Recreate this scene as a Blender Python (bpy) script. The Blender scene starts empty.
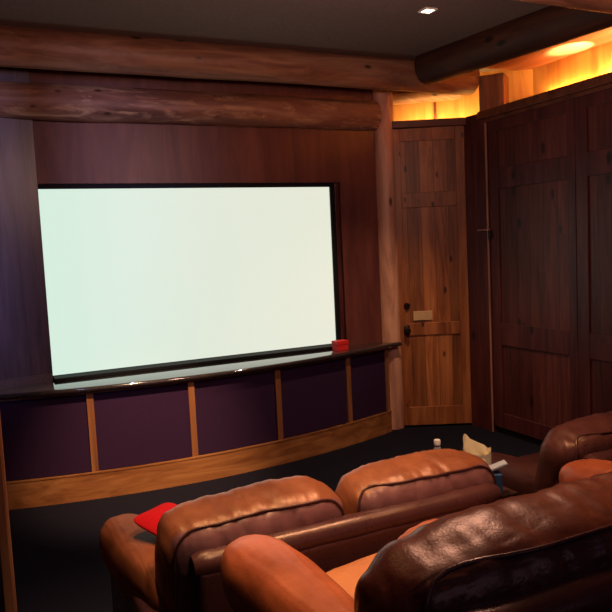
import bpy, bmesh, math, random
from mathutils import Vector, Matrix, noise
from mathutils.bvhtree import BVHTree
random.seed(4)
S = bpy.context.scene
C = S.collection
PI = math.pi

# ------------------------------------------------------------------ helpers
def link(o, parent=None, kind=None):
    C.objects.link(o)
    if parent is not None: o.parent = parent
    if kind: o['kind'] = kind
    return o

def obj(name, bm, mat, parent=None, kind=None, smooth=None):
    me = bpy.data.meshes.new(name)
    bmesh.ops.recalc_face_normals(bm, faces=bm.faces)
    if smooth:
        for f in bm.faces: f.smooth = True
        for e in bm.edges:
            if len(e.link_faces) == 2 and e.calc_face_angle(0) > smooth: e.smooth = False
    bm.to_mesh(me); bm.free()
    me.materials.append(mat)
    return link(bpy.data.objects.new(name, me), parent, kind)

def thing(name, label, cat, loc=(0, 0, 0), rotz=0, group=None):
    o = bpy.data.objects.new(name, None); C.objects.link(o)
    o.empty_display_size = 0.1
    o.location = loc; o.rotation_euler = (0, 0, rotz)
    return tag(o, label, cat, group)

def tag(o, label, cat, group=None):
    o['label'] = label; o['category'] = cat
    if group: o['group'] = group
    return o

def dup(root, loc, rotz, label, group=None):
    r = root.copy(); C.objects.link(r); r.location = loc; r.rotation_euler = (0, 0, rotz)
    r['label'] = label
    if group: r['group'] = group
    for ch in list(root.children):
        c = ch.copy(); C.objects.link(c); c.parent = r
        for g in list(ch.children):
            d = g.copy(); C.objects.link(d); d.parent = c
    return r

def box(bm, lo, hi, bev=0.0, seg=2, M=None):
    lo, hi = [min(a, b) for a, b in zip(lo, hi)], [max(a, b) for a, b in zip(lo, hi)]
    t = bmesh.new()
    bmesh.ops.create_cube(t, size=1)
    for v in t.verts:
        v.co = Vector([lo[i] + (v.co[i] + .5) * (hi[i] - lo[i]) for i in range(3)])
    if bev: bmesh.ops.bevel(t, geom=t.edges[:], offset=bev, segments=seg, affect='EDGES', profile=.5)
    add(bm, t, M)
    return bm

def add(bm, t, M=None):
    mp = {}
    for v in t.verts: mp[v] = bm.verts.new(M @ v.co if M else v.co)
    for f in t.faces:
        try: bm.faces.new([mp[v] for v in f.verts])
        except ValueError: pass
    t.free()

def prism(bm, pts, z0, z1):
    """vertical prism over a plan polygon"""
    a = [bm.verts.new((x, y, z0)) for x, y in pts]; b = [bm.verts.new((x, y, z1)) for x, y in pts]
    n = len(pts)
    for i in range(n): bm.faces.new((a[i], a[(i+1) % n], b[(i+1) % n], b[i]))
    bm.faces.new(list(reversed(a))); bm.faces.new(b)
    return bm

def tube(bm, pts, r, n=10, closed=False, cap=True):
    pts = [Vector(p) for p in pts]; m = len(pts)
    rr = r if hasattr(r, '__len__') else [r] * m
    rings = []; up = None
    for i, p in enumerate(pts):
        if closed: t = pts[(i+1) % m] - pts[i-1]
        else: t = pts[min(i+1, m-1)] - pts[max(i-1, 0)]
        t.normalize()
        if up is None:
            up = t.orthogonal().normalized()
        up = (up - t * up.dot(t)).normalized()
        s = t.cross(up)
        rings.append([bm.verts.new(p + (up * math.cos(2*PI*k/n) + s * math.sin(2*PI*k/n)) * rr[i]) for k in range(n)])
    for i in range(m if closed else m-1):
        a, b = rings[i], rings[(i+1) % m]
        for k in range(n): bm.faces.new((a[k], a[(k+1) % n], b[(k+1) % n], b[k]))
    if not closed and cap:
        bm.faces.new(list(reversed(rings[0]))); bm.faces.new(rings[-1])
    return bm

def lathe(bm, prof, n=24, M=None):
    t = bmesh.new(); rings = []
    for r, z in prof:
        rings.append([t.verts.new((r*math.cos(2*PI*k/n), r*math.sin(2*PI*k/n), z)) for k in range(n)] if r > 1e-5 else [t.verts.new((0, 0, z))])
    for a, b in zip(rings, rings[1:]):
        for k in range(n):
            k2 = (k+1) % n
            if len(a) == 1 and len(b) == 1: continue
            if len(a) == 1: t.faces.new((a[0], b[k], b[k2]))
            elif len(b) == 1: t.faces.new((a[k], b[0], a[k2]))
            else: t.faces.new((a[k], b[k], b[k2], a[k2]))
    add(bm, t, M); return bm

def sell(a, b, c, p=3.5, N=24, disp=None, M=None, q=None):
    """superellipsoid pillow from a spherified cube; disp(v, n) moves points along the normal"""
    t = bmesh.new()
    bmesh.ops.create_cube(t, size=2)
    bmesh.ops.subdivide_edges(t, edges=t.edges[:], cuts=N-1, use_grid_fill=True)
    for v in t.verts:
        d = v.co.copy()
        d = Vector([math.tan(x * PI/4) for x in d])      # even spread
        if q is None:
            k = (abs(d.x)**p + abs(d.y)**p + abs(d.z)**p) ** (-1/p)
        else:                                              # p in the x-z outline, q through the depth
            o = (abs(d.x)**p + abs(d.z)**p) ** (1/p)
            k = (o**q + abs(d.y)**q) ** (-1/q)
        v.co = Vector((d.x*k*a, d.y*k*b, d.z*k*c))
    t.normal_update()
    if disp:
        mv = [(v, v.normal * disp(v.co, v.normal)) for v in t.verts]
        for v, m in mv: v.co += m
    if M:
        for v in t.verts: v.co = M @ v.co
    t.normal_update()
    return t

def log(p0, p1, r, seg=40, n=28, wob=.05, seed=0, r1=None):
    bm = bmesh.new(); p0, p1 = Vector(p0), Vector(p1)
    t = (p1 - p0).normalized(); up = t.orthogonal().normalized(); s = t.cross(up); r1 = r1 or r
    L = (p1-p0).length; rings = []
    for i in range(seg+1):
        f = i/seg; c = p0.lerp(p1, f); ring = []
        for k in range(n):
            d = up*math.cos(2*PI*k/n) + s*math.sin(2*PI*k/n)
            w = noise.noise(d*1.3 + Vector((f*L*1.6, seed*7.3, 0))) + .4*noise.noise(d*4 + Vector((f*L*5, seed*3.1, 2)))
            ring.append(bm.verts.new(c + d*(r + (r1-r)*f)*(1 + wob*w)))
        rings.append(ring)
    for a, b in zip(rings, rings[1:]):
        for k in range(n): bm.faces.new((a[k], a[(k+1) % n], b[(k+1) % n], b[k]))
    bm.faces.new(list(reversed(rings[0]))); bm.faces.new(rings[-1])
    return bm

# ------------------------------------------------------------------ materials
def newmat(name):
    m = bpy.data.materials.new(name); m.use_nodes = True
    nt = m.node_tree; b = nt.nodes['Principled BSDF']
    return m, nt, b, (lambda t, **k: mk(nt, t, **k))

def mk(nt, t, **k):
    n = nt.nodes.new('ShaderNode' + t)
    for a, v in k.items():
        if hasattr(n, a): setattr(n, a, v)
        else: n.inputs[a].default_value = v
    return n

def ramp(nt, stops):
    n = nt.nodes.new('ShaderNodeValToRGB'); e = n.color_ramp.elements
    while len(e) < len(stops): e.new(.5)
    for i, (p, c) in enumerate(stops):
        e[i].position = p; e[i].color = (*c, 1) if hasattr(c, '__len__') else (c, c, c, 1)
    return n

def wood(name, dark, mid, light, axis='Z', board=0, baxis='X', knots=0.0, rough=.45, gs=7., coat=0., spec=.35, patch=None):
    m, nt, b, N = newmat(name); L = nt.links.new
    tc = N('TexCoord'); mp = N('Mapping')
    mp.inputs['Scale'].default_value = [(.7 if a == axis else gs) for a in 'XYZ']
    L(tc.outputs['Object'], mp.inputs['Vector'])
    vec = mp.outputs[0]
    if board:
        sp = N('SeparateXYZ'); L(tc.outputs['Object'], sp.inputs[0])
        dv = N('Math', operation='DIVIDE'); L(sp.outputs[baxis], dv.inputs[0]); dv.inputs[1].default_value = board
        fl = N('Math', operation='FLOOR'); L(dv.outputs[0], fl.inputs[0])
        wn = N('TexWhiteNoise', noise_dimensions='1D'); L(fl.outputs[0], wn.inputs['W'])
        sc = N('VectorMath', operation='SCALE'); L(wn.outputs['Color'], sc.inputs[0]); sc.inputs['Scale'].default_value = 9
        ad = N('VectorMath', operation='ADD'); L(vec, ad.inputs[0]); L(sc.outputs[0], ad.inputs[1]); vec = ad.outputs[0]
    nz = N('TexNoise', Scale=1.6, Detail=7, Roughness=.62, Distortion=.9); L(vec, nz.inputs['Vector'])
    r = ramp(nt, [(.28, dark), (.5, mid), (.72, light)]); L(nz.outputs['Fac'], r.inputs[0])
    col = r.outputs[0]
    if board:
        mr = N('MapRange'); L(wn.outputs['Value'], mr.inputs[0]); mr.inputs[3].default_value = .62; mr.inputs[4].default_value = 1.2
        fr = N('Math', operation='FRACT'); L(dv.outputs[0], fr.inputs[0])
        pp = N('Math', operation='PINGPONG'); L(fr.outputs[0], pp.inputs[0]); pp.inputs[1].default_value = .5
        jr = ramp(nt, [(0, .35), (.035, 1.)]); L(pp.outputs[0], jr.inputs[0])
        mm = N('Math', operation='MULTIPLY'); L(mr.outputs[0], mm.inputs[0]); L(jr.outputs[0], mm.inputs[1])
        hs = N('HueSaturation'); L(mm.outputs[0], hs.inputs['Value']); L(col, hs.inputs['Color']); col = hs.outputs[0]
    if patch:
        pm = N('Mapping'); pm.inputs['Scale'].default_value = [(1.2 if a == axis else 5.) for a in 'XYZ']; L(tc.outputs['Object'], pm.inputs[0])
        pn = N('TexNoise', Scale=1.7, Detail=6, Roughness=.7, Distortion=1.2); L(pm.outputs[0], pn.inputs['Vector'])
        pr = ramp(nt, [(.52, 0.), (.68, .85)]); L(pn.outputs['Fac'], pr.inputs[0])
        px = N('MixRGB'); L(pr.outputs[0], px.inputs[0]); L(col, px.inputs[1]); px.inputs[2].default_value = (*patch, 1); col = px.outputs[0]
    if knots:
        m2 = N('Mapping'); m2.inputs['Scale'].default_value = [(1.5 if a == axis else 3.4) for a in 'XYZ']
        L(tc.outputs['Object'], m2.inputs[0])
        vo = N('TexVoronoi', Scale=1.0 + knots); L(m2.outputs[0], vo.inputs['Vector'])
        kr = ramp(nt, [(0, 1.), (.09, .85), (.15, 0.)]); L(vo.outputs['Distance'], kr.inputs[0])
        mx = N('MixRGB'); L(kr.outputs[0], mx.inputs[0]); L(col, mx.inputs[1]); mx.inputs[2].default_value = (*[x*.22 for x in dark], 1)
        col = mx.outputs[0]
    L(col, b.inputs['Base Color'])
    b.inputs['Roughness'].default_value = rough; b.inputs['Specular IOR Level'].default_value = spec
    b.inputs['Coat Weight'].default_value = coat; b.inputs['Coat Roughness'].default_value = .25
    bp = N('Bump', Strength=.18, Distance=.01); L(nz.outputs['Fac'], bp.inputs['Height']); L(bp.outputs[0], b.inputs['Normal'])
    return m

def leather(name, dark, light, rough=.36, spec=.45, bump=.16):
    m, nt, b, N = newmat(name); L = nt.links.new
    tc = N('TexCoord')
    nz = N('TexNoise', Scale=5., Detail=6, Roughness=.65); L(tc.outputs['Object'], nz.inputs['Vector'])
    r = ramp(nt, [(.3, dark), (.72, light)]); L(nz.outputs['Fac'], r.inputs[0]); L(r.outputs[0], b.inputs['Base Color'])
    vo = N('TexVoronoi', Scale=140.); L(tc.outputs['Object'], vo.inputs['Vector'])
    n2 = N('TexNoise', Scale=26., Detail=5, Roughness=.6, Distortion=.6); L(tc.outputs['Object'], n2.inputs['Vector'])
    sm = N('Math', operation='MULTIPLY_ADD'); L(vo.outputs['Distance'], sm.inputs[0]); sm.inputs[1].default_value = .25; L(n2.outputs['Fac'], sm.inputs[2])
    bp = N('Bump', Strength=bump, Distance=.006); L(sm.outputs[0], bp.inputs['Height']); L(bp.outputs[0], b.inputs['Normal'])
    rr = N('MapRange'); L(n2.outputs['Fac'], rr.inputs[0]); rr.inputs[3].default_value = rough-.1; rr.inputs[4].default_value = rough+.14
    L(rr.outputs[0], b.inputs['Roughness']); b.inputs['Specular IOR Level'].default_value = spec; b.inputs['Specular Tint'].default_value = (1., .68, .42, 1)
    return m

def plain(name, col, rough=.5, metal=0., var=.12, scale=12., bump=0., spec=.4):
    m, nt, b, N = newmat(name); L = nt.links.new
    tc = N('TexCoord'); nz = N('TexNoise', Scale=scale, Detail=5); L(tc.outputs['Object'], nz.inputs['Vector'])
    r = ramp(nt, [(.3, [c*(1-var) for c in col]), (.7, [min(1, c*(1+var)) for c in col])])
    L(nz.outputs['Fac'], r.inputs[0]); L(r.outputs[0], b.inputs['Base Color'])
    b.inputs['Roughness'].default_value = rough; b.inputs['Metallic'].default_value = metal; b.inputs['Specular IOR Level'].default_value = spec
    if bump:
        bp = N('Bump', Strength=bump, Distance=.004); L(nz.outputs['Fac'], bp.inputs['Height']); L(bp.outputs[0], b.inputs['Normal'])
    return m

M = {}
M['log'] = wood('log_pine', (.12, .046, .03), (.25, .105, .062), (.42, .22, .135), axis='X', knots=.9, rough=.5, gs=6, patch=(.36, .17, .10))
M['log_peeled'] = wood('log_peeled_pine', (.12, .05, .034), (.23, .10, .066), (.36, .19, .13), axis='X', knots=1.6, rough=.5, gs=6, patch=(.58, .35, .20))
M['log_y'] = wood('log_dark_unlit', (.02, .008, .006), (.045, .016, .010), (.08, .03, .016), axis='Y', knots=.7, rough=.6, gs=5)  # dark wood, with the beam's lack of light also put into the colour
M['log_z'] = wood('log_post_pine', (.30, .14, .10), (.55, .28, .19), (.70, .42, .30), axis='Z', knots=.8, rough=.5, gs=5)
M['panel'] = wood('screen_wall_panel', (.085, .026, .026), (.13, .040, .034), (.18, .060, .044), axis='Z', rough=.4, gs=4.5)
M['panel_left'] = wood('left_wall_panel', (.05, .036, .055), (.085, .062, .092), (.125, .092, .13), axis='Z', rough=.34, gs=9)  # bluish sheen of light on this wall is put into the base colour
M['trimwood'] = wood('oak_trim', (.16, .055, .02), (.30, .12, .042), (.44, .20, .075), axis='X', rough=.4, gs=9)
M['stilewood'] = wood('oak_stile', (.13, .05, .022), (.24, .095, .04), (.33, .15, .062), axis='Z', rough=.45, gs=9)
M['door'] = wood('knotty_alder_door', (.13, .036, .011), (.31, .105, .034), (.48, .19, .07), axis='Z', board=.13, baxis='X', knots=1.3, rough=.42, gs=8)
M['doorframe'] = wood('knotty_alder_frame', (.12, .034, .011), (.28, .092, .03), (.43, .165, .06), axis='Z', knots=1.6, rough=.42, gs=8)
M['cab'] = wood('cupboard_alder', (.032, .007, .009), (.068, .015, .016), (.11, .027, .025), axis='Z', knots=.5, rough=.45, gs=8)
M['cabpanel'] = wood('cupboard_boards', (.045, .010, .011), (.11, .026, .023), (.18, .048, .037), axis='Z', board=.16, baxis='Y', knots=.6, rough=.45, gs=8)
M['soffit'] = wood('soffit_boards', (.16, .04, .02), (.26, .07, .03), (.36, .11, .05), axis='Y', rough=.6, gs=5)
M['cornice'] = wood('cornice_alder', (.05, .014, .008), (.11, .034, .016), (.18, .06, .03), axis='X', rough=.45, gs=8)
M['edge'] = wood('lit_edge_strip', (.22, .09, .06), (.36, .17, .11), (.5, .26, .17), axis='Z', rough=.5)  # pale tone paints the light caught along the moulding edge
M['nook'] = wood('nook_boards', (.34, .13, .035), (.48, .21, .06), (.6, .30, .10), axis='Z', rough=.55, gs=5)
M['fabric'] = plain('speaker_fabric', (.032, .013, .044), .95, scale=320, var=.35, bump=.4, spec=.1)
M['granite'] = plain('dark_granite', (.03, .024, .026), .09, scale=90, var=.7, spec=1.)
M['granite'].node_tree.nodes['Principled BSDF'].inputs['Coat Weight'].default_value = .8
M['granite'].node_tree.nodes['Principled BSDF'].inputs['Coat Roughness'].default_value = .06
M['greystone'] = plain('grey_stone', (.11, .085, .10), .35, scale=60, var=.3)
M['ceiling'] = plain('ceiling_plaster', (.20, .148, .138), .9, scale=60, var=.15, bump=.25, spec=.1)
M['carpet'] = plain('navy_carpet', (.012, .012, .022), 1., scale=420, var=.6, bump=1., spec=.05)
M['wallplain'] = plain('plain_wall', (.05, .028, .024), .8, scale=30, var=.15, spec=.15)
M['black'] = plain('black_felt_frame', (.006, .006, .008), .7, var=.2, spec=.2)
M['bronze'] = plain('dark_bronze', (.03, .018, .012), .35, metal=.8)
M['plate'] = plain('ivory_plate', (.55, .36, .20), .45, var=.05)
M['leather_tan'] = leather('cognac_leather', (.12, .034, .014), (.25, .078, .030), .35)
M['leather_red'] = leather('russet_leather', (.20, .042, .014), (.38, .09, .028), .38)
M['leather_dark'] = leather('oxblood_leather', (.085, .018, .010), (.16, .038, .018), .33, .42)
M['leather_back'] = leather('dark_outer_leather', (.035, .012, .012), (.07, .022, .02), .28)
M['leather_arm'] = leather('cognac_arm_leather', (.13, .036, .014), (.25, .075, .028), .58, .22)
M['leather_umber'] = leather('umber_leather', (.045, .014, .012), (.085, .027, .022), .36, .4)
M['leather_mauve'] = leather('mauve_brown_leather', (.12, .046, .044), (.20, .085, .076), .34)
M['leather_seat'] = leather('tan_seat_leather', (.30, .10, .035), (.45, .17, .06), .45)
M['redcloth'] = plain('red_cloth', (.42, .006, .010), .9, scale=200, var=.12, bump=.4, spec=.1)
M['redbox'] = plain('red_card', (.62, .022, .024), .55, var=.06)
M['paper'] = plain('cream_paper', (.95, .86, .56), .8, var=.05, scale=6, spec=.1)
M['blue'] = plain('blue_card', (.035, .095, .19), .5, var=.15)
M['pale'] = plain('pale_lid', (.42, .47, .50), .4, var=.06)
M['white'] = plain('white_cap', (.75, .72, .66), .5, var=.04)
M['foot'] = plain('dark_feet', (.012, .008, .008), .5)
M['tablewood'] = wood('dark_table', (.02, .008, .006), (.045, .018, .012), (.08, .03, .02), axis='X', rough=.4)
def emis(name, col, st):
    m, nt, b, N = newmat(name)
    b.inputs['Base Color'].default_value = (*col, 1); b.inputs['Emission Color'].default_value = (*col, 1); b.inputs['Emission Strength'].default_value = st
    b.inputs['Roughness'].default_value = .8
    return m
M['lamp'] = emis('lamp_glow', (1., .92, .75), 6.)
def screen_mat():
    m, nt, b, N = newmat('projected_screen'); L = nt.links.new
    tc = N('TexCoord'); sp = N('SeparateXYZ'); L(tc.outputs['Generated'], sp.inputs[0])
    nz = N('TexNoise', Scale=1.2, Detail=2); L(tc.outputs['Generated'], nz.inputs['Vector'])
    a = N('Math', operation='MULTIPLY_ADD'); L(sp.outputs['X'], a.inputs[0]); a.inputs[1].default_value = .75
    c = N('Math', operation='MULTIPLY'); L(nz.outputs['Fac'], c.inputs[0]); c.inputs[1].default_value = .12; L(c.outputs[0], a.inputs[2])
    r = ramp(nt, [(.08, (.66, .84, .72)), (.45, (.735, .80, .68)), (.95, (.80, .80, .66))]); L(a.outputs[0], r.inputs[0])
    b.inputs['Base Color'].default_value = (.1, .1, .1, 1); b.inputs['Roughness'].default_value = .9; b.inputs['Specular IOR Level'].default_value = 0
    L(r.outputs[0], b.inputs['Emission Color']); b.inputs['Emission Strength'].default_value = 1.0
    return m
M['screen'] = screen_mat()
def glass_mat():
    m, nt, b, N = newmat('clear_bottle_plastic')
    b.inputs['Base Color'].default_value = (.85, .88, .85, 1); b.inputs['Roughness'].default_value = .12
    b.inputs['Transmission Weight'].default_value = .75; b.inputs['IOR'].default_value = 1.3
    return m
M['clear'] = glass_mat()

# ------------------------------------------------------------------ room shell
H = 3.42
bm = box(bmesh.new(), (-1.2, -2.6, -.1), (5.1, 6.6, 0)); obj('floor', bm, M['carpet'], kind='structure')
bm = box(bmesh.new(), (-1.2, -2.6, 0), (5.0, 1.99, .265), .012); obj('floor_riser', bm, M['carpet'], kind='structure')
bm = box(bmesh.new(), (-1.2, -2.6, H), (5.1, 6.6, H+.1)); obj('ceiling', bm, M['ceiling'], kind='structure')
bm = box(bmesh.new(), (-1.3, -2.6, 0), (-1.2, 6.6, H)); obj('wall_left', bm, M['wallplain'], kind='structure')
bm = box(bmesh.new(), (-1.2, -2.7, 0), (5.1, -2.6, H)); obj('wall_back', bm, M['wallplain'], kind='structure')
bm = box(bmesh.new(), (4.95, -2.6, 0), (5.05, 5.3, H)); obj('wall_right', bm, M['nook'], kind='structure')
# wall that carries the screen: panelling with an opening
SX0, SX1, SZ0, SZ1 = .435, 2.955, .888, 2.338
bm = bmesh.new()
WF = 5.66
box(bm, (.44, WF, 2.375), (3.43, 5.8, H))
box(bm, (3.045, WF, 0), (3.43, 5.8, 2.375))
box(bm, (.44, WF, 0), (3.045, 5.8, .85))
box(bm, (.44, 5.76, .85), (3.045, 5.8, 2.375))
obj('wall_front', bm, M['panel'], kind='structure')
bm = prism(bmesh.new(), [(.436, 5.63), (.436, 5.8), (-1.2, 5.8), (-1.2, 5.31)], 0, H)
obj('wall_front_left', bm, M['panel_left'], kind='structure')
# angled wall behind the nook above the door
bm = prism(bmesh.new(), [(3.62, 6.28), (4.95, 5.2), (5.05, 5.3), (3.7, 6.4)], 0, H)
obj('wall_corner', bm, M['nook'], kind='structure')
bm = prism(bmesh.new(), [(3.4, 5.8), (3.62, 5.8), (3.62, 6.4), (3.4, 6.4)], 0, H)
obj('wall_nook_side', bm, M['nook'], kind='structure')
# batten on the angled nook wall
d = Vector((4.95-3.62, 5.2-6.28, 0)).normalized()
p = Vector((4.225, 5.789, 0))
bm = prism(bmesh.new(), [tuple((p + d*s + Vector((d.y, -d.x, 0))*t)[:2]) for s, t in ((-.012, 0), (.012, 0), (.012, .02), (-.012, .02))], 2.86, H)
obj('trim_1', bm, M['cornice'], kind='structure')
bm = log((3.6, 6.15, 3.27), (4.36, 5.54, 3.27), .11, seed=8); t = obj('trim_2', bm, M['log'], kind='structure', smooth=1.)

# post at the left edge, near the camera
o = obj('wooden_post', box(bmesh.new(), (-.20, 2.86, 0), (.022, 3.06, H), .012), M['stilewood'])
bm = bmesh.new(); box(bm, (-.035, 2.845, 0), (-.02, 2.862, H)); obj('edge_bead', bm, M['foot'], o)
tag(o, 'square brown wooden post at the left edge of the room', 'post')

# ------------------------------------------------------------------ logs
o = obj('log_beam', log((-1.2, 5.36, 3.298), (4.33, 5.36, 3.298), .138, seg=90, seed=1), M['log'], smooth=1.)
tag(o, 'rounded brown log beam running under the ceiling above the screen wall', 'beam')
o = obj('log_beam', log((-1.1, 5.575, 2.975), (3.44, 5.67, 2.985), .135, seg=80, seed=2, wob=.06), M['log_peeled'], smooth=1.)
tag(o, 'knotty log header lying directly on top of the screen panelling, lower of two parallel logs', 'beam')
o = obj('log_post', log((3.535, 5.675, 0), (3.535, 5.675, 3.2), .102, seg=60, seed=3, wob=.05, r1=.10), M['log_z'], smooth=1.)
tag(o, 'pale upright log post between the screen wall and the knotty door', 'post')
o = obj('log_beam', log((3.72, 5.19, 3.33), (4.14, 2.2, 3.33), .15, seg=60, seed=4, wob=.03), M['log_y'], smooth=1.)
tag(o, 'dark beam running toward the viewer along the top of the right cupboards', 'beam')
o = obj('log_beam', log((-1.1, 3.05, 3.262), (3.86, 3.05, 3.262), .15, seg=80, seed=6, wob=.03), M['log'], smooth=1.)
tag(o, 'log crossbeam just entering the top right corner of the view', 'beam')
obj('trim_4', box(bmesh.new(), (4.0, 1.98, 3.4), (4.95, 5.3, H)), M['soffit'], kind='structure')
# short post standing on the cupboards in the corner
q = Matrix.Translation((4.47, 5.20, 0)) @ Matrix.Rotation(math.radians(38), 4, 'Z')
o = obj('corner_block', box(bmesh.new(), (-.115, -.115, 2.882), (.115, .115, 3.3), .008, M=q), M['stilewood'])
tag(o, 'short square wooden block in the lit gap where door and cupboards meet', 'block')

# recessed lamp in the ceiling
r = thing('recessed_ceiling_light', 'small square white recessed light in the dark ceiling', 'light', (2.985, 4.14, H))
bm = bmesh.new()
for lo, hi in (((-.05, -.05, -.012), (.05, -.036, 0)), ((-.05, .036, -.012), (.05, .05, 0)), ((-.05, -.036, -.012), (-.036, .036, 0)), ((.036, -.036, -.012), (.05, .036, 0))):
    box(bm, lo, hi, .002)
obj('trim_ring', bm, M['white'], r)
obj('lamp_lens', box(bmesh.new(), (-.036, -.036, -.009), (.036, .036, -.001)), M['lamp'], r)

# ------------------------------------------------------------------ screen
r = thing('projection_screen', 'large blank white projection screen glowing in a black frame', 'screen', (SX0, 5.7, SZ0))
W_, H_ = SX1-SX0, SZ1-SZ0
obj('screen_surface', box(bmesh.new(), (0, .01, 0), (W_, .025, H_)), M['screen'], r)
bm = bmesh.new(); f = .042
box(bm, (.005, -.012, H_), (W_+f, .055, H_+f-.006), .004); box(bm, (.005, -.15, -.030), (W_+f, .055, -.002), .004); box(bm, (.005, -.012, -.03), (W_+f, .055, 0), .004)
box(bm, (W_, -.012, 0), (W_+f, .055, H_), .004); box(bm, (.008, .026, 0), (W_, .05, H_))
obj('screen_frame', bm, M['black'], r)
bm = bmesh.new(); box(bm, (W_+f, -.02, -.02), (W_+f+.04, .058, H_+.03), .003)
obj('reveal_strip', bm, M['cab'], r)

# ------------------------------------------------------------------ bowed console under the screen
CT = .857
def bow(x, off=0.): return 5.185 + .096*(x-1.45)**2 - off
xa, xb = -.75, 3.43
r = thing('bowed_console', 'bowed low wooden console with dark fabric panels under the screen', 'console', (1.4, 5.4, 0))
off = Vector((1.4, 5.4, 0))
def arcslab(bm, x0, x1, o0, o1, z0, z1, n=None, bev=0):
    n = n or max(2, int((x1-x0)/.06))
    ring = []
    for i in range(n+1):
        x = x0 + (x1-x0)*i/n
        sl = .192*(x-1.45); nn = Vector((sl, -1, 0)).normalized()
        c = Vector((x, bow(x), 0))
        a = c + nn*o0; b = c + nn*o1       # o0 outward, o1 inward (negative)
        ring.append([bm.verts.new(Vector((v.x, v.y, z))-off) for v, z in ((a, z0), (a, z1), (b, z1), (b, z0))])
    for p, q in zip(ring, ring[1:]):
        for k in range(4): bm.faces.new((p[k], p[(k+1) % 4], q[(k+1) % 4], q[k]))
    bm.faces.new(ring[0][::-1]); bm.faces.new(ring[-1])
obj_bm = bmesh.new(); arcslab(obj_bm, xa, xb, .012, -.05, 0, .195); obj('plinth', obj_bm, M['trimwood'], r)
bm = bmesh.new(); arcslab(bm, xa, xb, .016, -.0, .195, .207); obj('plinth_cap', bm, M['trimwood'], r)
bm = bmesh.new(); arcslab(bm, xa, xb, .004, -.05, .797, .82); obj('top_rail', bm, M['stilewood'], r)
st = [-.10, .65, 1.40, 2.15, 2.90]
for x in st:
    bm = bmesh.new(); arcslab(bm, x-.024, x+.024, .004, -.05, .207, .797, 2); obj('stile', bm, M['stilewood'], r)
bm = bmesh.new(); arcslab(bm, xb-.04, xb, .004, -.05, .207, .797, 2); obj('stile', bm, M['stilewood'], r)
ed = [xa] + st + [xb-.016]
for x0, x1 in zip(ed, ed[1:]):
    bm = bmesh.new(); arcslab(bm, x0+.024, x1-.024, -.012, -.04, .207, .797); obj('fabric_panel', bm, M['fabric'], r)
# granite worktop: plan polygon with rounded nose
bm = bmesh.new()
n = 64; prof = [(-.012, CT), (.0, CT-.003), (.008, CT-.011), (.010, CT-.02), (.008, CT-.029), (.0, CT-.036), (-.06, CT-.037)]
rings = []
for i in range(n+1):
    x = -.75 + (3.53+.75)*i/n
    yb = 5.655 if x > .45 else 5.622 + (x-.436)*.1956
    if x > 3.40: yb = min(yb, 5.558)
    nn = Vector((.192*(x-1.45), -1, 0)).normalized(); c = Vector((x, min(bow(x), yb-.005), 0)) + nn*.045
    ring = [bm.verts.new((x, yb, CT))]
    for o_, z in prof: 
        v = c + nn*o_; ring.append(bm.verts.new((v.x, v.y, z)))
    ring.append(bm.verts.new((x, yb, CT-.037))); rings.append(ring)
for a, b in zip(rings, rings[1:]):
    for k in range(len(a)): bm.faces.new((a[k], a[(k+1) % len(a)], b[(k+1) % len(a)], b[k]))
bm.faces.new(rings[0][::-1]); bm.faces.new(rings[-1])
o = obj('stone_worktop', bm, M['granite'], smooth=.7); tag(o, 'glossy dark stone worktop with bowed edge along the screen console', 'worktop')

bm = prism(bmesh.new(), [(.432, 5.628), (-.74, 5.40), (-.74, 5.39), (.432, 5.616)], CT, CT+.066)
o = obj('stone_upstand', bm, M['greystone']); tag(o, 'low grey stone upstand strip on the worktop left of the screen', 'upstand')

# red card box on the worktop
r = thing('red_box', 'small bright red box on the worktop by the screen corner', 'box', (2.875, 5.475, CT), .12)
obj('carton', box(bmesh.new(), (-.062, -.04, 0), (.062, .04, .055), .004), M['redbox'], r)
obj('lid', box(bmesh.new(), (-.066, -.044, .05), (.066, .044, .088), .005), M['redbox'], r)

# ------------------------------------------------------------------ door in the corner
pA, pB = Vector((3.575, 5.607, 0)), Vector((4.185, 5.295, 0))
ang = math.atan2(pB.y-pA.y, pB.x-pA.x); DW = (pB-pA).length
r = thing('door_1', 'knotty brown panelled wooden door beside the pale log post', 'door', pA, ang)
del r['label'], r['category']; r['kind'] = 'structure'
bm = bmesh.new()                                              # stiles and rails (local x along, y = -front)
s = .085
box(bm, (0, 0, .02), (s, .045, 2.86), .004); box(bm, (DW-s, 0, .02), (DW, .045, 2.86), .004)
for z0, z1 in ((.02, .2), (.9, 1.02), (2.12, 2.26), (2.74, 2.86)): box(bm, (s, .001, z0), (DW-s, .045, z1), .004)
obj('door_frame', bm, M['doorframe'], r)
for z0, z1 in ((.2, .9), (1.02, 2.12), (2.26, 2.74)):
    bm = bmesh.new(); box(bm, (s-.005, .014, z0-.005), (DW-s+.005, .035, z1+.005))
    obj('door_panel', bm, M['door'], r)
def disc(rad, h, n=20, prof=None):
    return lathe(bmesh.new(), prof or [(0, 0), (rad, 0), (rad, h*.6), (rad*.8, h), (0, h)], n)
R90 = Matrix.Rotation(PI/2, 4, 'X')
def on_door(bm, x, z, y=0):
    for v in bm.verts: v.co = Matrix.Translation((x, y, z)) @ R90 @ v.co
    return bm
obj('deadbolt', on_door(disc(.03, .018), .095, 1.19), M['bronze'], r, smooth=.6)
bm = on_door(disc(.033, .01), .09, .955)
k = lathe(bmesh.new(), [(0, 0), (.011, 0), (.011, .03), (.026, .038), (.031, .052), (.025, .066), (0, .07)], 20)
on_door(k, .09, .955, -.008); add(bm, k)
box(bm, (.06, -.006, .915), (.118, .001, .998), .006)
obj('door_handle', bm, M['bronze'], r, smooth=.6)
bm = box(bmesh.new(), (.155, -.008, 1.045), (.335, 0, 1.135), .004)
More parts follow.
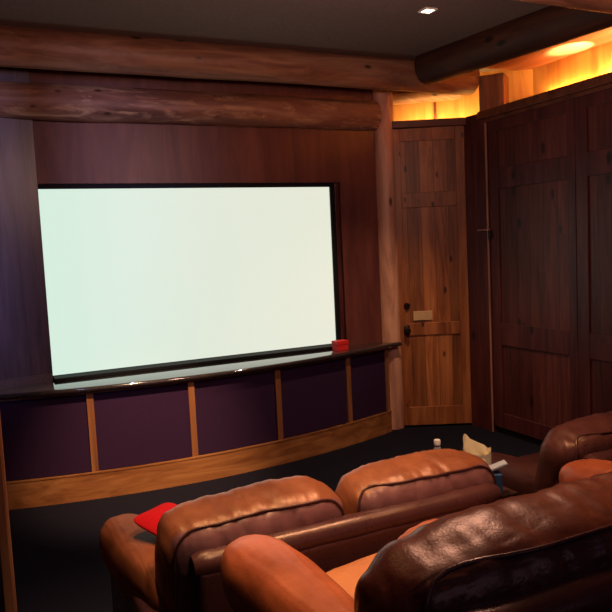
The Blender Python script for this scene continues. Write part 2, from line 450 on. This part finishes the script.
o = obj('plate', bm, M['plate'], r); o['label'] = 'pale rectangular plate'
bm = bmesh.new()
for i in range(3): box(bm, (.185+.05*i, -.013, 1.075), (.20+.05*i, -.006, 1.105), .003)
obj('switch', bm, M['plate'], o)
# header box over the door (its top carries the hidden strip of light)
r = thing('door_cornice', 'dark wooden cornice across the top of the knotty door', 'cornice', pA, ang)
bm = bmesh.new(); box(bm, (-.06, -.025, 2.862), (DW+.06, .06, 2.93), .006); obj('moulding', bm, M['cornice'], r)
bm = bmesh.new(); box(bm, (-.03, .0, 2.862), (DW+.12, .62, 2.88)); obj('top_board', bm, M['cornice'], r)
# narrow dark return between the door and the cupboards
bm = prism(bmesh.new(), [(4.185, 5.295), (4.2, 4.985), (4.26, 4.985), (4.25, 5.32)], 0, 2.93)
obj('trim_3', bm, M['cab'], kind='structure')

# ------------------------------------------------------------------ cupboards on the right
CX = 4.2
GL = 'tall panelled cupboards along the right wall'
def make_cupboard():
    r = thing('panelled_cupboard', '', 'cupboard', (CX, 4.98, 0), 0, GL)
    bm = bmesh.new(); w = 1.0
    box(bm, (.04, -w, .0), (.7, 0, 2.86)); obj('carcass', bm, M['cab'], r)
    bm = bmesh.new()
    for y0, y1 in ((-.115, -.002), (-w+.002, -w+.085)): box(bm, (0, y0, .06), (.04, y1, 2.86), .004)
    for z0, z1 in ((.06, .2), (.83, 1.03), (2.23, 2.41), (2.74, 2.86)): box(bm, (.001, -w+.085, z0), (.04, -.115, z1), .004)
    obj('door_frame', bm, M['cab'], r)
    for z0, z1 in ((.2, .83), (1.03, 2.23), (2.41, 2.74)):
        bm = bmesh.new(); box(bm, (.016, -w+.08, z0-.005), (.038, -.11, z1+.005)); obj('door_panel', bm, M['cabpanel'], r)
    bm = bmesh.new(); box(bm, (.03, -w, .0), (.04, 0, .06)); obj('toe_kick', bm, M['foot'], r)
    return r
c0 = make_cupboard(); c0['label'] = 'tall dark panelled cupboard nearest the knotty door, its edge coloured pale as if catching light'
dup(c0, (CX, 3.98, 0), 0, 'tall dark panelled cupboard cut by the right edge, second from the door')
e = dup(c0, (CX, 2.98, 0), 0, ''); e.name = 'trim_5'; e['kind'] = 'structure'
for k_ in ('label', 'category', 'group'): del e[k_]
bm = bmesh.new(); 
t = bmesh.new(); box(t, (CX-.045, 1.98, 2.862), (CX+.1, 5.07, 2.935), .006); add(bm, t)
box(bm, (CX+.1, 1.98, 2.862), (4.95, 5.07, 2.88)); box(bm, (4.78, 1.98, 2.88), (4.94, 5.02, 3.075)); box(bm, (CX-.02, 1.98, 2.83), (CX, 5.03, 2.862), .004)
o = obj('cupboard_cornice', bm, M['cornice']); tag(o, 'long dark wooden cornice along the top of the right cupboards', 'cornice')
r = thing('edge_strip', 'thin vertical edge down the cupboard corner, coloured pale as if catching light', 'strip', (4.188, 4.995, 0))
obj('strip', box(bmesh.new(), (-.006, -.009, 0), (.006, .009, 2.83), .003), M['edge'], r)
bm = bmesh.new(); box(bm, (-.02, -.02, 1.868), (.012, .13, 1.882), .003); obj('bracket', bm, M['edge'], r)
bm = bmesh.new(); box(bm, (-.022, -.05, 1.79), (.0, -.02, 1.87), .004); obj('latch', bm, M['foot'], r)

# ------------------------------------------------------------------ leather seats
def wrinkle(seed, amp=.0055, fx=13., fz=2.5, big=.013):
    s = Vector((seed*5.7, seed*2.1, seed*9.3))
    def f(co, n):
        w = noise.noise(Vector((co.x*fx + co.z*3, co.y*fz, co.z*fz)) + s)
        w2 = noise.noise(Vector((co.x*fx*2.3 - co.y*4, co.y*fz*2, co.z*fz*1.6)) + s*2)
        bg = noise.noise(co*3.2 + s)
        rid = (1-min(1, abs(w)*2.2))**2 + .6*(1-min(1, abs(w2)*2.2))**2
        return big*bg - amp*rid - .0022*abs(noise.noise(Vector((co.x*34, co.y*6, co.z*7)) + s*3))*2
    return f

def back_cushion(x0, x1, seed, y=.275, ztop=.925, zb=.40, th=.165, tilt=-11, droop=0.):
    a = (x1-x0)/2; c = (ztop-zb)/2
    MX = Matrix.Translation(((x0+x1)/2, y, (ztop+zb)/2)) @ Matrix.Rotation(math.radians(-tilt), 4, 'X')
    t = sell(a, th, c, p=5.2, q=3.2, N=64 if a > .5 else 46, disp=wrinkle(seed, .0062 if a > .6 else .0058, big=.006 if a > .6 else .013))
    # crest sags a little to both sides
    for v in t.verts:
        f = v.co.x/a
        if v.co.z > 0: v.co.z -= .012*f*f*(v.co.z/c) + droop*f*(v.co.z/c)
    # seam on the face that looks to the rear
    sm = sell(a, th, c, p=5.2, q=3.2, N=24)
    tree = BVHTree.FromBMesh(t)
    sm.free()
    path = []
    lowpass = lambda: [path[0]] + [path[i]*.4 + path[i-1]*.3 + path[i+1]*.3 for i in range(1, len(path)-1)] + [path[-1]]
    hx, hz, cr = a*.90, c*.925, .08
    def pt(x, z):
        hit = tree.ray_cast(Vector((x, -1, z)), Vector((0, 1, 0)))
        if hit[0] is not None: path.append(hit[0] + Vector((0, -.0045, .001)))
    zt = lambda x: hz - .012*(x/a)**2 - droop*(x/a)
    nseg = 26
    for i in range(14): pt(-hx, -hz*.6 + (zt(-hx)-cr + hz*.6)*i/14)
    for i in range(8):
        th_ = PI - (PI/2)*i/8; pt(-hx+cr+cr*math.cos(th_), zt(-hx)-cr+cr*math.sin(th_))
    for i in range(nseg+1): x = -hx+cr+(2*hx-2*cr)*i/nseg; pt(x, zt(x))
    for i in range(1, 9):
        th_ = PI/2 - (PI/2)*i/8; pt(hx-cr+cr*math.cos(th_), zt(hx)-cr+cr*math.sin(th_))
    for i in range(1, 15): pt(hx, zt(hx)-cr - (zt(hx)-cr + hz*.6)*i/14)
    for _ in range(3): path = lowpass()
    pip = tube(bmesh.new(), path, .006, 8)
    t.normal_update()
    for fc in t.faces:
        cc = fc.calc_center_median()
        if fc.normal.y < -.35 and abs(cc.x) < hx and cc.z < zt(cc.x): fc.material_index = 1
    for b in (t, pip):
        for v in b.verts: v.co = MX @ v.co
    return t, pip

def make_seat(name, label, cat, n, loc, rotz, W, mc, ma, mb, ms, mk_, seed, ov=.0, group=None, armtop=.69):
    r = thing(name, label, cat, loc, rotz, group)
    aw = .26
    x0, x1 = .125 - ov, W - .085 + ov
    # back cushions
    for i in range(n):
        a = x0 + (x1-x0)*i/n; b = x0 + (x1-x0)*(i+1)/n
        t, pip = back_cushion(a - .004, b + .004, seed+i)
        o = obj('back_cushion', t, mc, r, smooth=2.); o.data.materials.append(mk_)
        obj('piping', pip, mb, o, smooth=1.2)
    # outer back with rolled top rail
    bm = bmesh.new(); L_ = x0 + .09; R_ = x1 - .075
    box(bm, (L_, .045, .10), (R_, .125, .765), .02, 3); obj('outer_back', bm, mb, r, smooth=.6)
    bm = bmesh.new()
    pts = []; rad = []
    for i in range(41):
        f = i/40; x = L_ - .012 + (R_ - L_ + .022)*f; e = min(1, min(f, 1-f)/.012)
        pts.append((x, .10, .765)); rad.append(.052*(.75 + .25*e)*(1+.02*math.sin(f*31)))
    tube(bm, pts, rad, 20); obj('back_rail', bm, mb, r, smooth=1.)
    # arms: overstuffed roll on a narrower base panel
    for k, xc in enumerate((aw/2, W - aw/2)):
        t = sell(aw/2, .44, .125, p=2.5, N=26, disp=wrinkle(seed+20+k, .002, 4., 3.))
        MX = Matrix.Translation((xc, .66, armtop-.125)) @ Matrix.Rotation(math.radians(0), 4, 'X')
        # blunt front and back ends
        for v in t.verts:
            yy = v.co.y/.44; v.co.y = .44*math.copysign(abs(yy)**.8, yy)
            sd = -1 if k == 0 else 1
            if v.co.x*sd > 0 and yy < .55: v.co.x *= 1 - .55*min(1, (.55-yy)/1.3)
            v.co = MX @ v.co
        o = obj('arm', t, ma, r, smooth=2.)
        bm = bmesh.new(); box(bm, (xc-aw*.27, .14, .07), (xc+aw*.27, 1.0, armtop-.11), .03, 3); obj('arm_base', bm, mb, o, smooth=.7)
    # seats
    for i in range(n):
        a = aw*.9 + (W-2*aw*.9)*i/n; b = aw*.9 + (W-2*aw*.9)*(i+1)/n
        t = sell((b-a)/2, .36, .105, p=4.2, N=24, disp=wrinkle(seed+40+i, .003, 5., 4.))
        for v in t.verts: v.co += Vector(((a+b)/2, .72, .405))
        obj('seat_cushion', t, ms, r, smooth=2.)
    bm = bmesh.new(); box(bm, (aw*.5, .12, .07), (W-aw*.5, 1.04, .33), .02, 2); obj('base', bm, mb, r, smooth=.7)
    for i, (x, y) in enumerate(((.12, .18), (W-.12, .18), (.12, .98), (W-.12, .98))):
        bm = lathe(bmesh.new(), [(0, 0), (.022, 0), (.03, .08), (0, .08)], 14, Matrix.Translation((x, y, 0))); obj('foot', bm, M['foot'], r, smooth=.6)
    return r

G = None
make_seat('leather_loveseat', 'brown leather loveseat in the front row, two puffy back cushions seen from behind', 'sofa', 2,
          (.345, 2.06, 0), 0, 1.62, M['leather_tan'], M['leather_arm'], M['leather_back'], M['leather_tan'], M['leather_mauve'], 1)
near = make_seat('leather_sofa', 'dark russet leather sofa in the near right foreground with round left arm and tan seat', 'sofa', 1,
          (.55, .93, .265), 0, 1.64, M['leather_dark'], M['leather_red'], M['leather_back'], M['leather_seat'], M['leather_back'], 5, ov=.028)
make_seat('leather_recliner', 'dark brown leather armchair at right edge in the front row, back crest catching light', 'armchair', 1,
          (2.40, 2.10, 0), 0, 1.0, M['leather_umber'], M['leather_umber'], M['leather_back'], M['leather_umber'], M['leather_umber'], 9, ov=.235, armtop=.60)

# red cushion on the loveseat
t = sell(.125, .045, .125, p=4.5, q=1.5, N=22)
for v in t.verts:
    v.co.x *= 1 + .12*(v.co.z/.15)**2; v.co.z *= 1 + .12*(v.co.x/.15)**2
    v.co = Matrix.Translation((.62, 2.69, .715)) @ Matrix.Rotation(math.radians(14), 4, 'Y') @ Matrix.Rotation(math.radians(12), 4, 'X') @ Matrix.Rotation(math.radians(40), 4, 'Z') @ Matrix.Rotation(PI/2, 4, 'X') @ v.co
o = obj('throw_cushion', t, M['redcloth'], smooth=2.); tag(o, 'bright red throw cushion peeking out at the left end of the front loveseat', 'cushion')
# brown cushion peeking over the near sofa
t = sell(.13, .06, .13, p=2.8, q=1.8, N=18, disp=wrinkle(33, .004))
for v in t.verts: v.co = Matrix.Translation((1.05, 1.53, .913)) @ Matrix.Rotation(math.radians(-8), 4, 'Y') @ Matrix.Rotation(math.radians(14), 4, 'X') @ v.co
o = obj('leather_cushion', t, M['leather_red'], smooth=2.); tag(o, 'brown leather cushion whose corner shows over the near sofa back', 'cushion')

# ------------------------------------------------------------------ side table and what stands on it
TX, TY, TZ = 2.17, 2.86, .555
r = thing('side_table', 'small dark side table between front loveseat and armchair holding bag and bottle', 'table', (TX, TY, 0))
obj('table_top', box(bmesh.new(), (-.14, -.30, TZ-.03), (.12, .30, TZ), .006), M['tablewood'], r)
for x in (-.12, .10):
    for y in (-.28, .28):
        obj('leg', box(bmesh.new(), (x-.016, y-.016, 0), (x+.016, y+.016, TZ-.03), .003), M['tablewood'], r)
# bottle
r = thing('water_bottle', 'clear water bottle with a white cap behind the front loveseat cushion', 'bottle', (2.10, 2.95, TZ))
bm = lathe(bmesh.new(), [(0, 0), (.030, 0), (.033, .006), (.033, .05), (.031, .06), (.033, .07), (.033, .115), (.029, .135), (.016, .16), (.0125, .176), (0, .176)], 24)
obj('bottle_body', bm, M['clear'], r, smooth=.8)
obj('bottle_cap', lathe(bmesh.new(), [(0, .174), (.0175, .174), (.0175, .196), (.0155, .2), (0, .2)], 20), M['white'], r, smooth=.6)
# paper bag: open, with a tall crumpled back lip
r = thing('paper_bag', 'crumpled cream paper bag standing beside the front loveseat cushion', 'bag', (2.21, 2.76, TZ), math.radians(-36))
bm = bmesh.new(); n = 28; rings = []
tops = lambda k: 0.172 + .075*max(0, math.cos((k/n)*2*PI - 2.3))**2 + .012*math.cos(k*2*PI/n*2)
for j in range(9):
    ring = []
    for k in range(n):
        a = 2*PI*k/n; ca, sa = math.cos(a), math.sin(a)
        px = .065*math.copysign(abs(ca)**.45, ca); py = .042*math.copysign(abs(sa)**.45, sa)
        f = j/8; cr = .006*noise.noise(Vector((ca*2, sa*2, j*.6)))
        ring.append(bm.verts.new((px*(1+.06*f)+cr, py*(1+.1*f)+cr, tops(k)*f)))
    rings.append(ring)
for a, b in zip(rings, rings[1:]):
    for k in range(n): bm.faces.new((a[k], a[(k+1) % n], b[(k+1) % n], b[k]))
bm.faces.new(rings[0][::-1])
obj('paper', bm, M['paper'], r)
# blue tub with a pale tray-like lid
r = thing('blue_box', 'blue box with a pale tilted lid between the loveseat and the armchair', 'box', (2.165, 2.60, TZ), math.radians(-25))
obj('box_body', box(bmesh.new(), (-.045, -.033, 0), (.045, .033, .11), .008), M['blue'], r)
bm = box(bmesh.new(), (-.05, -.028, -.008), (.062, .028, .008), .005)
for v in bm.verts: v.co = Matrix.Translation((.014, 0, .135)) @ Matrix.Rotation(math.radians(-20), 4, 'Y') @ v.co
obj('lid', bm, M['pale'], r)

# ------------------------------------------------------------------ lights
def spot(loc, tgt, e, ang, col=(1, .72, .42), blend=.7, size=.05, name='downlight_or_fill'):
    l = bpy.data.lights.new(name, 'SPOT'); l.energy = e; l.spot_size = math.radians(ang); l.spot_blend = blend; l.color = col; l.shadow_soft_size = size
    o = bpy.data.objects.new(name, l); C.objects.link(o); o.location = loc
    o.rotation_euler = (Vector(tgt)-Vector(loc)).to_track_quat('-Z', 'Y').to_euler(); return o
def area(loc, tgt, e, sx, sy, col=(1, .6, .25), name='strip_light', roll=0):
    l = bpy.data.lights.new(name, 'AREA'); l.shape = 'RECTANGLE'; l.size = sx; l.size_y = sy; l.energy = e; l.color = col
    o = bpy.data.objects.new(name, l); C.objects.link(o); o.location = loc
    q = (Vector(tgt)-Vector(loc)).to_track_quat('-Z', 'Y'); o.rotation_euler = q.to_euler(); return o
WARM = (1, .61, .33)
spot((.65, 2.75, 3.36), (.6, 2.45, .6), 165, 62, WARM)
spot((1.75, 2.55, 3.36), (1.5, 2.3, .6), 135, 62, WARM)
spot((1.0, 1.35, 3.36), (1.0, 2.1, .85), 150, 50, (1, .70, .52), 1.)  # fill spot, placed to brighten the loveseat's back and rail
spot((2.4, 1.6, 3.36), (2.3, 1.9, .8), 70, 60, WARM)
spot((1.05, 3.3, 3.38), (1.05, 5.2, .1), 950, 34, WARM, 1.)
spot((2.985, 4.14, 3.40), (2.9, 4.9, .1), 220, 75, WARM)
spot((2.1, 3.1, 3.38), (2.2, 2.75, .7), 120, 26, (1, .8, .55), 1.)  # added narrow fill to brighten the paper bag
spot((.9, 2.0, 3.38), (.85, 1.75, .8), 90, 30, WARM, 1.)  # added fill for the near sofa's arm and seat
# cove lights
spot((4.74, 4.22, 3.0), (4.77, 4.52, 3.40), 420, 40, (1, .78, .36), .5, .02, 'uplight')
def strip(x, y0, y1, e, z=2.90, col=(1, .52, .12)):
    l = bpy.data.lights.new('strip_light', 'AREA'); l.shape = 'RECTANGLE'; l.size = .03; l.size_y = y1-y0; l.energy = e; l.color = col
    o = bpy.data.objects.new('strip_light', l); C.objects.link(o); o.location = (x, (y0+y1)/2, z)
    o.rotation_euler = (0, math.radians(180+25), 0)
    return o
strip(4.90, 2.0, 4.3, 70, 3.09, (1, .62, .2))
strip(4.90, 4.3, 5.0, 8, 3.09)
mid = Vector((4.22, 5.58, 2.92))
o = area(mid, mid + Vector((.3, .36, .55)), 9, .9, .03, (1, .62, .18))
# added fill lights, not lamps of the room
def point(loc, e, r, col, name='bounce_fill'):
    l = bpy.data.lights.new(name, 'POINT'); l.energy = e; l.shadow_soft_size = r; l.color = col
    o = bpy.data.objects.new(name, l); C.objects.link(o); o.location = loc; return o
point((1.9, 2.4, 2.75), 80, .15, (1, .56, .42))  # stands in for warm light bouncing around the room
area((1.6, -1.5, 2.6), (1.8, 3.5, 1.4), 6, 2.5, 1.2, (.62, .45, .9), 'room_fill')  # purple fill added to tint and lift the shadows
spot((-.7, .2, 2.9), (.35, 5.6, 2.2), 700, 34, (.45, .5, 1.), 1., .3, 'cool_fill')  # added to tint the left of the screen wall blue

w = bpy.data.worlds.new('World'); S.world = w; w.use_nodes = True
w.node_tree.nodes['Background'].inputs[0].default_value = (.02, .012, .03, 1)
w.node_tree.nodes['Background'].inputs[1].default_value = .3

# ------------------------------------------------------------------ camera
yaw, pitch, roll = math.radians(25), math.radians(4.9), math.radians(2.75)
f0 = Vector((math.sin(yaw)*math.cos(pitch), math.cos(yaw)*math.cos(pitch), -math.sin(pitch)))
r0 = Vector((math.cos(yaw), -math.sin(yaw), 0)); u0 = r0.cross(f0)
rv = r0*math.cos(roll) - u0*math.sin(roll); uv = r0*math.sin(roll) + u0*math.cos(roll)
cam = bpy.data.cameras.new('Camera'); co = bpy.data.objects.new('Camera', cam); C.objects.link(co)
cam.sensor_width = 36; cam.lens = 36*690/612; cam.clip_start = .05
mt = Matrix((rv, uv, -f0)).transposed().to_4x4(); mt.translation = (0, 0, 1.8)
co.matrix_world = mt
S.camera = co
S.view_settings.view_transform = 'Standard'
S.view_settings.look = 'None'
